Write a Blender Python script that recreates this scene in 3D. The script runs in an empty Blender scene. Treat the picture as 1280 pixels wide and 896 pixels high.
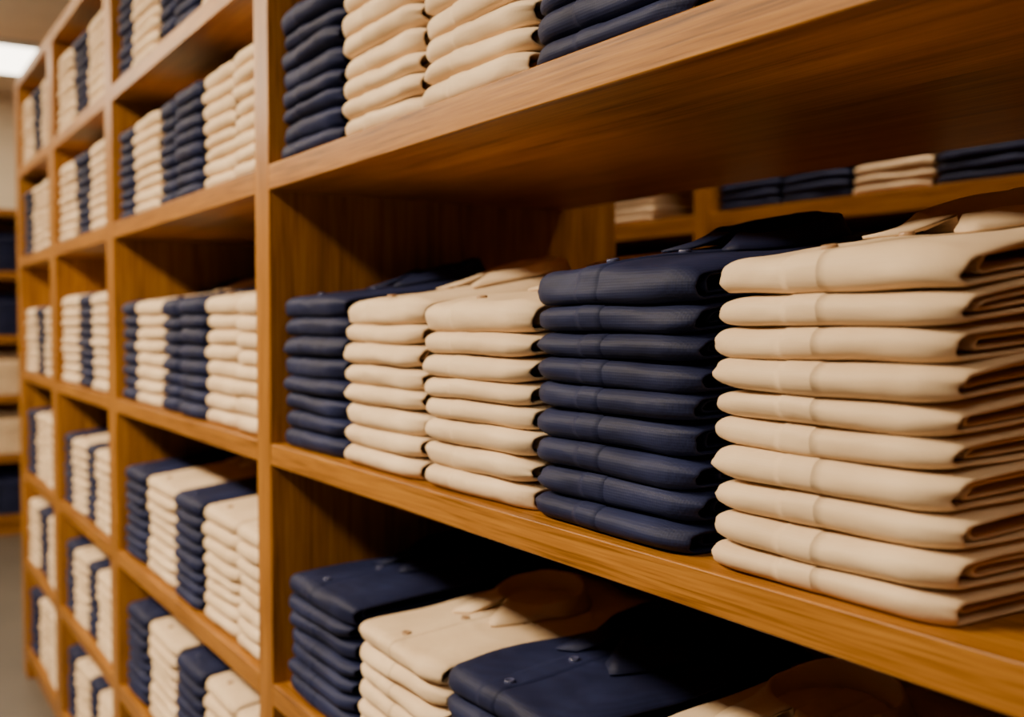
import bpy, math, random
from mathutils import Vector, noise, Matrix

scene = bpy.context.scene
COL = scene.collection

# ------------------------------------------------------------------ materials
def nt(name):
    m = bpy.data.materials.new(name); m.use_nodes = True
    t = m.node_tree
    return m, t, t.nodes, t.links, t.nodes['Principled BSDF']

def wood(name, axis):
    m, t, N, L, b = nt(name)
    tc = N.new('ShaderNodeTexCoord'); oi = N.new('ShaderNodeObjectInfo')
    mul = N.new('ShaderNodeMath'); mul.operation = 'MULTIPLY'; mul.inputs[1].default_value = 37.0
    L.new(oi.outputs['Random'], mul.inputs[0])
    add = N.new('ShaderNodeVectorMath'); add.operation = 'ADD'
    L.new(tc.outputs['Object'], add.inputs[0]); L.new(mul.outputs[0], add.inputs[1])
    def mapped(lo, hi):
        mp = N.new('ShaderNodeMapping')
        s = [hi, hi, hi]; s[axis] = lo
        mp.inputs['Scale'].default_value = s
        L.new(add.outputs[0], mp.inputs['Vector']); return mp
    m1 = mapped(1.8, 34.0); m2 = mapped(8.0, 330.0)
    n1 = N.new('ShaderNodeTexNoise'); n1.inputs['Scale'].default_value = 1.0
    n1.inputs['Detail'].default_value = 5; n1.inputs['Distortion'].default_value = 0.6
    n2 = N.new('ShaderNodeTexNoise'); n2.inputs['Scale'].default_value = 1.0; n2.inputs['Detail'].default_value = 3
    L.new(m1.outputs[0], n1.inputs['Vector']); L.new(m2.outputs[0], n2.inputs['Vector'])
    mix = N.new('ShaderNodeMath'); mix.operation = 'MULTIPLY_ADD'; mix.inputs[1].default_value = 0.6
    L.new(n2.outputs['Fac'], mix.inputs[0])
    sc = N.new('ShaderNodeMath'); sc.operation = 'MULTIPLY'; sc.inputs[1].default_value = 0.4
    L.new(n1.outputs['Fac'], sc.inputs[0]); L.new(sc.outputs[0], mix.inputs[2])
    r = N.new('ShaderNodeValToRGB')
    r.color_ramp.elements[0].position = 0.34; r.color_ramp.elements[0].color = (0.12, 0.042, 0.0045, 1)
    r.color_ramp.elements[1].position = 0.68; r.color_ramp.elements[1].color = (0.43, 0.188, 0.026, 1)
    e = r.color_ramp.elements.new(0.49); e.color = (0.295, 0.115, 0.0135, 1)
    L.new(mix.outputs[0], r.inputs['Fac']); L.new(r.outputs['Color'], b.inputs['Base Color'])
    b.inputs['Roughness'].default_value = 0.36
    b.inputs['Specular IOR Level'].default_value = 0.25
    bp = N.new('ShaderNodeBump'); bp.inputs['Strength'].default_value = 0.12; bp.inputs['Distance'].default_value = 0.001
    L.new(n2.outputs['Fac'], bp.inputs['Height']); L.new(bp.outputs['Normal'], b.inputs['Normal'])
    return m

def fabric(name, c1, c2, scale, weave, bump, rough, sheen, spec):
    m, t, N, L, b = nt(name)
    tc = N.new('ShaderNodeTexCoord')
    prev = None
    for ax in 'XYZ':
        w = N.new('ShaderNodeTexWave'); w.wave_type = 'BANDS'; w.bands_direction = ax
        w.inputs['Scale'].default_value = scale; w.inputs['Distortion'].default_value = 0.0
        L.new(tc.outputs['Object'], w.inputs['Vector'])
        if prev is None: prev = w.outputs['Fac']
        else:
            a = N.new('ShaderNodeMath'); a.operation = 'ADD'
            L.new(prev, a.inputs[0]); L.new(w.outputs['Fac'], a.inputs[1]); prev = a.outputs[0]
    n = N.new('ShaderNodeTexNoise'); n.inputs['Scale'].default_value = 9; n.inputs['Detail'].default_value = 6
    L.new(tc.outputs['Object'], n.inputs['Vector'])
    d = N.new('ShaderNodeMath'); d.operation = 'MULTIPLY'; d.inputs[1].default_value = weave/3.0
    L.new(prev, d.inputs[0])
    d2 = N.new('ShaderNodeMath'); d2.operation = 'MULTIPLY_ADD'; d2.inputs[1].default_value = 1.0-weave
    L.new(n.outputs['Fac'], d2.inputs[0]); L.new(d.outputs[0], d2.inputs[2])
    r = N.new('ShaderNodeValToRGB')
    r.color_ramp.elements[0].position = 0.3; r.color_ramp.elements[0].color = (*c1, 1)
    r.color_ramp.elements[1].position = 0.72; r.color_ramp.elements[1].color = (*c2, 1)
    L.new(d2.outputs[0], r.inputs['Fac']); L.new(r.outputs['Color'], b.inputs['Base Color'])
    b.inputs['Roughness'].default_value = rough
    b.inputs['Sheen Weight'].default_value = sheen
    b.inputs['Sheen Tint'].default_value = (*c2, 1)
    b.inputs['Specular IOR Level'].default_value = spec
    mp = N.new('ShaderNodeMapping'); mp.inputs['Scale'].default_value = (1, 1.2, 1.6); mp.inputs['Rotation'].default_value = (0, .5, .3)
    L.new(tc.outputs['Object'], mp.inputs['Vector'])
    n2 = N.new('ShaderNodeTexNoise'); n2.inputs['Scale'].default_value = 14; n2.inputs['Detail'].default_value = 1.5
    n2.inputs['Distortion'].default_value = .8
    L.new(mp.outputs[0], n2.inputs['Vector'])
    b1 = N.new('ShaderNodeBump'); b1.inputs['Strength'].default_value = 0.45; b1.inputs['Distance'].default_value = 0.006
    L.new(n2.outputs['Fac'], b1.inputs['Height'])
    b2 = N.new('ShaderNodeBump'); b2.inputs['Strength'].default_value = bump; b2.inputs['Distance'].default_value = 0.0004
    L.new(prev, b2.inputs['Height']); L.new(b1.outputs['Normal'], b2.inputs['Normal'])
    L.new(b2.outputs['Normal'], b.inputs['Normal'])
    return m

def plain(name, c, rough=0.7, nscale=6, var=0.12):
    m, t, N, L, b = nt(name)
    tc = N.new('ShaderNodeTexCoord')
    n = N.new('ShaderNodeTexNoise'); n.inputs['Scale'].default_value = nscale; n.inputs['Detail'].default_value = 5
    L.new(tc.outputs['Object'], n.inputs['Vector'])
    r = N.new('ShaderNodeValToRGB')
    r.color_ramp.elements[0].color = tuple(v*(1-var) for v in c)+(1,)
    r.color_ramp.elements[1].color = tuple(min(1, v*(1+var)) for v in c)+(1,)
    L.new(n.outputs['Fac'], r.inputs['Fac']); L.new(r.outputs['Color'], b.inputs['Base Color'])
    b.inputs['Roughness'].default_value = rough
    return m

def emit(name, c, s):
    m, t, N, L, b = nt(name)
    b.inputs['Emission Color'].default_value = (*c, 1); b.inputs['Emission Strength'].default_value = s
    b.inputs['Base Color'].default_value = (*c, 1)
    return m

WOOD_X = wood('oak_grain_horizontal', 0)
WOOD_Z = wood('oak_grain_vertical', 2)
BEIGE = fabric('beige_cotton', (0.62, 0.440, 0.262), (0.78, 0.585, 0.370), 160, 0.10, 0.10, 0.62, .05, .3)
NAVY = fabric('navy_cotton', (0.004, 0.0055, 0.025), (0.014, 0.0195, 0.068), 120, 0.22, 0.16, 0.62, 0, .2)
BTN_B = plain('beige_button', (0.36, 0.21, 0.10), 0.35)
BTN_N = plain('navy_button', (0.05, 0.056, 0.12), 0.2)
HOLE = plain('button_hole', (0.01, 0.008, 0.006), 0.9)
CEIL = plain('ceiling_paint', (0.80, 0.72, 0.60), 0.9)
WALL = plain('wall_paint', (0.66, 0.55, 0.40), 0.9)
FLOORM = plain('floor_vinyl', (0.105, 0.088, 0.070), 0.45, 3, 0.25)
LAMP = emit('lamp_diffuser', (1.0, 0.90, 0.74), 8.0)
TRIM = plain('fixture_metal', (0.6, 0.56, 0.5), 0.4)

# ------------------------------------------------------------------ helpers
def link(o): COL.objects.link(o); return o

def mesh_obj(name, V, F, mats, midx=None, smooth=False):
    me = bpy.data.meshes.new(name); me.from_pydata(V, [], F)
    for m in mats: me.materials.append(m)
    if midx: me.polygons.foreach_set('material_index', midx)
    if smooth: me.polygons.foreach_set('use_smooth', [True]*len(me.polygons))
    me.update()
    return link(bpy.data.objects.new(name, me))

def box(name, lo, hi, mat, bevel=0.0, parent=None):
    c = [(a+b)/2 for a, b in zip(lo, hi)]
    h = [(b-a)/2 for a, b in zip(lo, hi)]
    V = [(sx*h[0], sy*h[1], sz*h[2]) for sx in (-1, 1) for sy in (-1, 1) for sz in (-1, 1)]
    F = [(0, 1, 3, 2), (4, 6, 7, 5), (0, 4, 5, 1), (2, 3, 7, 6), (0, 2, 6, 4), (1, 5, 7, 3)]
    o = mesh_obj(name, V, F, [mat]); o.location = c
    if bevel:
        b = o.modifiers.new('bevel', 'BEVEL'); b.width = bevel; b.segments = 3
        o.data.polygons.foreach_set('use_smooth', [True]*6)
        w = o.modifiers.new('wn', 'WEIGHTED_NORMAL')
    if parent: o.parent = parent
    return o

# ------------------------------------------------------------------ folded shirts
NOSE = .017
def u_profile(L, zc, b, a, y0, ntop, nnose, nbot):
    P = []
    for i in range(ntop):
        s = i/ntop
        P.append((L + (y0+a-L)*(1-(1-s)**1.6), zc+b))
    e = 2/2.3
    for i in range(nnose+1):
        ph = math.pi/2 - math.pi*i/nnose
        c = max(0, math.cos(ph)); s = math.sin(ph)
        P.append((y0+a-a*c**e, zc+b*math.copysign(abs(s)**e, s)))
    for i in range(1, nbot+1):
        s = i/nbot
        P.append((y0+a+(L-y0-a)*s**1.6, zc-b))
    out = []
    for i, p in enumerate(P):
        q = P[max(0, i-1)]; r = P[min(len(P)-1, i+1)]
        dy, dz = r[0]-q[0], r[1]-q[1]; l = math.hypot(dy, dz) or 1
        out.append((p[0], p[1], dz/l, -dy/l))   # outward normal
    return out

def sheet(V, F, prof, t, xs, edgef, fn):
    base = len(V); n = len(prof); m = 2*n
    for x in xs:
        k = edgef(x)
        for (y, z, ny, nz) in prof: V.append(fn(x, y+ny*t/2*k, z+nz*t/2*k, True))
        for (y, z, ny, nz) in reversed(prof): V.append(fn(x, y-ny*t/2*k, z-nz*t/2*k, False))
    for j in range(len(xs)-1):
        a0 = base+j*m; b0 = a0+m
        for i in range(m):
            i2 = (i+1) % m
            F.append((a0+i, a0+i2, b0+i2, b0+i))
    for j, fl in ((0, False), (len(xs)-1, True)):
        a0 = base+j*m
        for i in range(n-1):
            q = (a0+i, a0+m-1-i, a0+m-2-i, a0+i+1)
            F.append(q[::-1] if fl else q)

def stations(x0, x1, n, extra=()):
    d = [0, .0012, .003, .006, .011, .018, .028]
    xs = [x0+v for v in d]+[x1-v for v in d]
    for i in range(1, n): xs.append(x0+.028+(x1-x0-.056)*i/n)
    xs += list(extra)
    return sorted(set(round(v, 5) for v in xs))

def make_stack(name, seed, n, T, color, W=.236, L=.37, hi=True, topfat=1.2, grow=.2, collar=True, cback=.080):
    rnd = random.Random(seed)
    V, F, MI = [], [], []
    mats = [BEIGE if color == 'b' else NAVY, BTN_B if color == 'b' else BTN_N, HOLE]
    base = 0.0
    pl0, pl1 = W*.36, W*.36+.032
    ts = [T*rnd.uniform(.88, 1.12) for _ in range(n)]
    ts[-1] *= topfat
    k = (T*n)/sum(ts); ts = [t*k for t in ts]
    topfn = None
    for i in range(n):
        t_ = ts[i]*1.01; sd = rnd.uniform(0, 100)
        ox, oy, rot = rnd.uniform(-.0035, .0035), rnd.uniform(0, .006), rnd.uniform(-.016, .016)
        last = (i == n-1)
        to = .0042; ti = .0034
        zc = t_/2
        endr = rnd.uniform(.002, .009)
        recess = rnd.uniform(.002, .011); dl, dr = rnd.uniform(.24, .50), rnd.uniform(.20, .50)
        def fn(x, y, z, outer, base=base, sd=sd, ox=ox, oy=oy, rot=rot, t_=t_, zc=zc, last=last, i=i, recess=recess, dl=dl, dr=dr):
            de = min(x, W-x); c = max(0, 1-de/.040)
            fr = math.exp(-max(0, y)/.035)
            fc = .35+.65*math.exp(-max(0, y)/.06)
            s = 1-(dl if x < W/2 else dr)*c*c*fc
            zz = zc+(z-zc)*s-.001*c*c if not last else z*(1-.26*c*c) + .0005
            if i == 0: zz = z*(1-.15*c*c)
            yy = y+.013*c*c*fr
            if hi:
                n1 = noise.noise((x*7+sd, y*5, i*.7)); n2 = noise.noise((x*18, y*12+sd, z*40))
                zz += (.0036*n1+.0009*n2)*(1 if i else .3)
                yy += (.0050*noise.noise((x*8, sd, z*45))+.0008*noise.noise((x*30+z*60, sd, z*60)))*fr
                xx = x+(.004*noise.noise((sd, y*16, z*130)))*c
                if x > W/2: xx -= recess*c*(1-z/t_)
                if last:
                    zz += .006*(z/t_)*noise.noise((x*11+sd, y*8, 3.1))
            else:
                xx = x
                zz += .0026*noise.noise((x*9+sd, y*5, i*.7))*(1 if i else .2)
                yy += .0040*noise.noise((x*11, sd, z*40))*fr
            if outer and pl0 <= x <= pl1:
                yn = fr
                if z > zc: zz += .0010
                yy -= .0008*yn
            g = 1+grow*max(0, yy)/L
            zf = max(0.0, (base+zz)*g)
            yy += oy
            xr = xx+ox - rot*(yy-L/2); yr = yy+rot*(xx-W/2)
            return (xr, max(yr, -.004), zf)
        n0 = len(F)
        if hi:
            ex = (pl0-.0006, pl0, pl1, pl1+.0006)
            xs = stations(0, W, 18, ex)
            prof = u_profile(L, zc, (t_-to)/2, NOSE, to/2, 14 if last else 8, 14, 6)
        else:
            xs = [0, .003, .012, .03, W*.36, W*.5, W*.7, W-.03, W-.012, W-.003, W]
            prof = u_profile(L, zc, (t_-to)/2, NOSE, to/2, 4, 7, 3)
        def ef(x, a=0, b=W):
            d = min(x-a, b-x); return .35+.65*min(1, math.sqrt(max(0, d)/.004))
        sheet(V, F, prof, to, xs, ef, fn)
        # inner folded layers
        x0, x1 = .004, W-endr
        bi = max(.002, (t_-2*to-.0012)/2-ti/2-rnd.uniform(0, .0022))
        if hi:
            xs2 = stations(x0, x1, 6)
            prof2 = u_profile(L-.01, zc, bi, .006, .024+rnd.uniform(0, .020), 6, 7, 5)
        else:
            xs2 = [x0, x0+.01, W*.5, x1-.01, x1]
            prof2 = u_profile(L-.01, zc, bi, .006, .022, 3, 4, 3)
        sheet(V, F, prof2, ti, xs2, lambda x: .45+.55*min(1, math.sqrt(max(0, min(x-x0, x1-x))/.004)), fn)
        MI += [0]*(len(F)-n0)
        if last: topfn = lambda x, y, t_=t_, fn=fn: fn(x, y, t_, True)
        base += ts[i]
    # buttons on the top shirt
    xb = (pl0+pl1)/2
    for yb in (.034, .125):
        p = Vector(topfn(xb, yb)); p2 = Vector(topfn(xb, yb+.01)); 
        u = (p2-p).normalized(); w = Vector((0, 0, 1))-u*u.z; w.normalize(); r_ = u.cross(w)
        prof = [(0, .0010), (.0038, .0011), (.0046, .0022), (.0058, .0023), (.0066, .0012), (.0066, -.0012)]
        S = 16; b0 = len(V); n0 = len(F)
        for (rr, hh) in prof:
            for s in range(S):
                a = 2*math.pi*s/S
                V.append(tuple(p+r_*(rr*math.cos(a))+u*(rr*math.sin(a))+w*(hh+.0008)))
        for q in range(len(prof)-1):
            for s in range(S):
                s2 = (s+1) % S
                F.append((b0+q*S+s, b0+(q+1)*S+s, b0+(q+1)*S+s2, b0+q*S+s2))
        MI += [1]*(len(F)-n0)
        for dx, dy in ((-.0013, -.0013), (.0013, -.0013), (.0013, .0013), (-.0013, .0013)):
            b1 = len(V)
            for s in range(6):
                a = 2*math.pi*s/6
                V.append(tuple(p+r_*(dx+.0007*math.cos(a))+u*(dy+.0007*math.sin(a))+w*.0022))
            F.append(tuple(range(b1, b1+6))); MI.append(2)
    # collar of the top shirt: stand + folded leaf with two points either side of the placket
    if collar:
        xc = xb+.006; yc = L-cback; rx, ry = .064, .052
        A = 60 if hi else 16; b0 = len(V); n0 = len(F)
        sd = rnd.uniform(0, 50)
        for j in range(A+1):
            s = j/A
            a = math.radians(-90+3+(354)*s)
            f = (1-math.sin(a))/2           # 1 at front, 0 at back
            h = .034-.015*f+.004*noise.noise((j*.15, sd, 0))
            e_ = min(s, 1-s)
            ends = max(0, 1-abs(e_-.035)/.13)
            d = .013+.006*f+.003*noise.noise((j*.2, sd, 5))
            sg = 1 if s < .5 else -1
            dirx, diry = math.cos(a), math.sin(a)
            px, py = xc+rx*dirx, yc+ry*diry
            tipx, tipy = sg*.030*ends, -.045*ends**1.5
            def top_at(x, y): return topfn(min(max(x, .03), W-.03), min(y, L))[2]
            zb = top_at(px, py)-.004
            lean = .005
            pts = [(0, 0, 0), (lean*.4, h*.5, 0), (lean*.8, h*.93, 0), (lean*1.2, h, 0), (lean*1.8, h*.95, .05), (lean+d*.6, h*.55, .5), (lean+d, .0075, 1),
                   (lean+d-.001, .0050, 1), (lean+d*.55, h*.55-.004, .5), (lean*1.5, h*.85, 0), (lean*1.15, h*.88, 0), (lean*.6, h*.5, 0), (.002, 0, 0)]
            for (o_, zz, tp) in pts:
                qx, qy = px+dirx*o_+tipx*tp, py+diry*o_+tipy*tp
                qy = min(qy, L+.012)
                zl = top_at(qx, qy)-.004
                V.append((qx, qy, zl*tp+zb*(1-tp)+zz))
        m = 13
        for j in range(A):
            for i in range(m):
                i2 = (i+1) % m
                F.append((b0+j*m+i, b0+(j+1)*m+i, b0+(j+1)*m+i2, b0+j*m+i2))
        F.append(tuple(b0+i for i in range(m))); F.append(tuple(b0+A*m+i for i in reversed(range(m))))
        MI += [0]*(len(F)-n0)
    me = bpy.data.meshes.new(name); me.from_pydata(V, [], F)
    for mm in mats: me.materials.append(mm)
    me.polygons.foreach_set('material_index', MI)
    me.polygons.foreach_set('use_smooth', [True]*len(F))
    me.update()
    import bmesh
    bm = bmesh.new(); bm.from_mesh(me); bmesh.ops.recalc_face_normals(bm, faces=bm.faces[:]); bm.to_mesh(me); bm.free()
    return me

CACHE = {}
def lo_stack(color, n, T, v):
    key = (color, n, round(T, 4), v)
    if key not in CACHE:
        CACHE[key] = make_stack('folded_shirts_'+('beige' if color == 'b' else 'navy'), 500+len(CACHE)*7, n, T, color, hi=False)
    return CACHE[key]

def place(me, loc, rotz=0, sx=1.0, color='b', M=None):
    o = bpy.data.objects.new('beige_shirt_stack' if color == 'b' else 'navy_shirt_stack', me)
    link(o)
    o.location = loc if M is None else M @ Vector(loc)
    o.rotation_euler = (0, 0, rotz); o.scale = (sx, 1, 1)
    return o

# ------------------------------------------------------------------ shelving
def unit(name, posts, levels, y0, y1, height, M=None, rotz=0, backs=None, shallow={}):
    root = bpy.data.objects.new(name, None); link(root)
    n = 0
    for i, (a, b) in enumerate(posts):
        box('upright_%d' % i, (a, y0, 0), (b, y1, height), WOOD_Z, .002, root)
    for i in range(len(posts)-1):
        xa, xb = posts[i][1], posts[i+1][0]
        for j, (zt, th) in enumerate(levels):
            box('shelf_%d_%d' % (i, j), (xa, y0, zt-th), (xb, shallow.get(j, y1), zt), WOOD_X, .002, root)
        box('plinth_%d' % i, (xa, y0+.03, 0), (xb, y0+.05, levels[0][0]-levels[0][1]), WOOD_X, 0, root)
        if backs:
            for (za, zb, yb) in backs(i):
                box('back_panel_%d_%d' % (i, n), (xa, yb-.02, za), (xb, yb-.002, zb), WOOD_X, 0, root); n += 1
    if M is not None:
        root.location = M; root.rotation_euler = (0, 0, rotz)
    return root

YF, YB, YU = .584, 1.304, 1.175
LV = [(.129, .037), (.489, .037), (.846, .037), (1.247, .035), (1.705, .041), (2.057, .039), (2.413, .039)]
posts = [(-4.67, -4.57), (-3.86, -3.75), (-2.935, -2.845), (-1.726, -1.658), (-.15, -.08), (1.2, 1.27)]
def backs(i):
    r = []
    for j in range(6):
        if i in (3, 4) and j == 3: continue
        r.append((LV[j][0], LV[j+1][0]-LV[j+1][1], YU if j in (3, 4) else YB))
    return r
unit('wooden_shelving_unit', posts, LV, YF, YB, 2.413, backs=backs, shallow={4: YU})

YS = YF+.008
left = [1.645, 1.398, 1.153, .904, .638]
spec_M = [('n', 8, .0298, .240), ('b', 8, .0288, .238), ('b', 8, .0280, .240), ('n', 9, .0280, .245), ('b', 10, .0252, .228)]
for i, (c, n, T, W) in enumerate(spec_M):
    me = make_stack('folded_shirts', 10+i, n, T, c, W=W, cback=.12)
    place(me, (-left[i], YS, LV[3][0]), color=c)
spec_U = [('n', 8, .0295), ('b', 8, .0300), ('b', 8, .0310), ('n', 8, .0300), ('b', 8, .0300)]
for i, (c, n, T) in enumerate(spec_U):
    me = make_stack('folded_shirts', 40+i, n, T, c, grow=.05, collar=False, W=.238)
    place(me, (-left[i], YS, LV[4][0]), color=c)
leftL = [1.63, 1.355, 1.095, .82, .55]
for i, c in enumerate('nbnbn'):
    me = make_stack('folded_shirts', 70+i, 7, (.0275, .0255, .0268, .0268, .0268)[i], c, grow=.14, W=.25, cback=.12)
    place(me, (-leftL[i], YS, LV[2][0]), color=c)
for i, c in enumerate('nbnbb'):
    place(lo_stack(c, 7, .027, i % 2), (-leftL[i], YS, LV[1][0]), color=c)
for j in (1, 2, 4):
    for i in range(4):
        c = 'bnnb'[(i+j) % 4]
        place(lo_stack(c, 7, .027, i % 2), (-.05+i*.29, YS, LV[j][0]), color=c)

def fill(cells, level, n, T, y=YS):
    for k, (a, b, c) in enumerate(cells):
        w = b-a
        place(lo_stack(c, n, T, k % 3), (-b, y+.004*(k % 2), LV[level][0]), sx=w/.242, color=c)
b2 = [(1.74, 1.895, 'b'), (1.90, 2.095, 'b'), (2.105, 2.285, 'n'), (2.295, 2.43, 'n'), (2.44, 2.68, 'b'), (2.69, 2.835, 'n')]
b2L = [(1.74, 1.90, 'b'), (1.91, 2.13, 'b'), (2.145, 2.33, 'n'), (2.345, 2.61, 'b'), (2.625, 2.82, 'n')]
b2N = [(1.74, 1.92, 'b'), (1.93, 2.13, 'b'), (2.145, 2.33, 'n'), (2.345, 2.61, 'b'), (2.625, 2.82, 'n')]
fill(b2, 3, 8, .031); fill(b2, 4, 8, .0285); fill(b2, 5, 8, .0300)
fill(b2L, 2, 8, .0285); fill(b2N, 1, 8, .0285); fill(b2L, 0, 8, .028)
b3 = [(2.95, 3.245, 'b'), (3.26, 3.47, 'n'), (3.485, 3.735, 'b')]
b3L = [(2.95, 3.225, 'b'), (3.24, 3.36, 'n'), (3.37, 3.58, 'b'), (3.59, 3.735, 'n')]
fill(b3, 3, 9, .031); fill(b3, 4, 8, .031); fill(b3, 5, 8, .031)
for lv in (0, 1, 2): fill(b3L, lv, 8, .0285)
b4 = [(3.88, 4.11, 'b'), (4.12, 4.32, 'n'), (4.33, 4.56, 'b')]
b4b = [(3.88, 4.15, 'b'), (4.16, 4.36, 'b'), (4.37, 4.56, 'n')]
for lv in range(6): fill(b4 if lv % 2 else b4b, lv, 8, .031)

# parallel unit across the next aisle
BY = 2.2
BL = [(.15, .05), (.58, .05), (.98, .05), (1.37, .05), (1.775, .055), (2.2, .05), (2.5, .05)]
bp = [(-5.0, -4.93), (-3.70, -3.63), (-2.41, -2.34), (-1.12, -1.05), (.16, .23), (1.3, 1.37)]
root = unit('wooden_shelving_unit', bp, BL, BY, BY+.5, 2.5, backs=None)
for i in range(5):
    xa, xb = bp[i][1], bp[i+1][0]
    box('back_board_%d' % i, (xa, BY+.48, .15), (xb, BY+.5, 2.44), WOOD_X, 0, root)
    for j in range(3, 6):
        x = xa+.015; k = 0
        while x+.26 < xb+.02:
            c = 'nbnnb'[(k*1+i+(j-4)) % 5]
            w = .245
            if x+w > xb-.005: break
            o = place(lo_stack(c, 9, .027, k % 3), (x, BY+.01, BL[j][0]), color=c)
            x += .248; k += 1

# distant unit closing the aisle on the left
du = [(-2.4, -2.3), (-1.2, -1.1), (.1, .2), (1.3, 1.4), (2.5, 2.6)]
FX = -7.7
DL = [(.14, .05), (.55, .05), (.95, .05), (1.35, .05), (1.78, .05), (2.2, .05)]
root = unit('wooden_shelving_unit', du, DL, 0, .5, 2.2, M=(FX, 1.1, 0), rotz=math.pi/2)
for i in range(4):
    xa, xb = du[i][1], du[i+1][0]
    box('back_board_%d' % i, (xa, .48, .14), (xb, .5, 2.15), WOOD_X, 0, root)
    for j in range(5):
        for k in range(4):
            c = 'nbbn'[(k+i+j) % 4]
            lx = xa+.02+k*.27
            place(lo_stack(c, 8, .0285, k % 3), (FX-.01, 1.1+lx, DL[j][0]), rotz=math.pi/2, color=c)

# ------------------------------------------------------------------ room
box('floor', (-9.4, -3.2, -.1), (3.5, 4.4, 0), FLOORM)
box('ceiling', (-9.4, -3.2, 3.3), (3.5, 4.4, 3.4), CEIL)
box('wall_left', (-9.5, -3.2, 0), (-9.4, 4.4, 3.3), WALL)
box('wall_back', (-9.4, 4.4, 0), (3.5, 4.5, 3.3), WALL)
box('baseboard_left', (-9.4, -3.2, 0), (-9.38, 4.4, .1), TRIM)

def lamp(x0, x1, y0, y1, power, up_fill=0, drop=0, name='ceiling_light', col=(1.0, .81, .57)):
    root = bpy.data.objects.new(name, None); link(root)
    root.location = ((x0+x1)/2, (y0+y1)/2, 3.3)
    hx, hy = (x1-x0)/2, (y1-y0)/2
    box('diffuser', (-hx+.02, -hy+.02, -.035-drop), (hx-.02, hy-.02, -.015-drop), LAMP, 0, root)
    for i, (lo, hi) in enumerate([((-hx, -hy, -.04-drop), (hx, -hy+.02, -drop)), ((-hx, hy-.02, -.04-drop), (hx, hy, -drop)),
                                  ((-hx, -hy+.02, -.04-drop), (-hx+.02, hy-.02, -drop)), ((hx-.02, -hy+.02, -.04-drop), (hx, hy-.02, -drop))]):
        box('frame_%d' % i, lo, hi, TRIM, 0, root)
    if drop:  # suspension invented to make room for the added upward fill
        for i, sx in enumerate((-1, 1)):
            box('stem_%d' % i, (sx*hx*.7-.006, -.006, -.02-drop), (sx*hx*.7+.006, .006, 0), TRIM, 0, root)
    for (p, zz, rx) in ((power, -.045-drop, 0), (up_fill, -.01-drop, math.pi)):  # downward lamp, then an added upward fill that brightens the ceiling
        if p <= 0: continue
        ld = bpy.data.lights.new('tube_or_fill', 'AREA'); ld.shape = 'RECTANGLE'; ld.size = 2*hx-.05; ld.size_y = 2*hy-.05
        ld.energy = p; ld.color = col
        lo_ = link(bpy.data.objects.new('tube_or_fill', ld)); lo_.parent = root; lo_.location = (0, 0, zz); lo_.rotation_euler = (rx, 0, 0)
    return root
lamp(-8.5, -7.6, .2, 1.12, 22)
lamp(-7.4, -5.4, -1.2, -.8, 66, 60, .4)  # strong added upward fill lifts the ceiling at far left
lamp(-4.4, -2.8, -1.2, -.8, 84, 6, .4)
lamp(-2.3, -.9, -1.3, -.9, 140, 3, .4)
lamp(-.1, 1.3, -1.2, -.8, 8, 0, .4)
lamp(-3.2, -.2, 1.6, 1.9, 34)

w = bpy.data.worlds.new('store_ambient'); scene.world = w; w.use_nodes = True
bg = w.node_tree.nodes['Background']; bg.inputs[0].default_value = (1.0, .80, .58, 1); bg.inputs[1].default_value = .03

# ------------------------------------------------------------------ camera
cd = bpy.data.cameras.new('camera'); cam = link(bpy.data.objects.new('camera', cd))
cam.location = (0, 0, 1.45)
cam.rotation_euler = (math.radians(90-2.07), 0, math.radians(90-32.52))
cd.sensor_width = 36; cd.lens = 36*1300/1280; cd.clip_start = .01
cd.dof.use_dof = True; cd.dof.focus_distance = .95; cd.dof.aperture_fstop = 3.8
scene.camera = cam
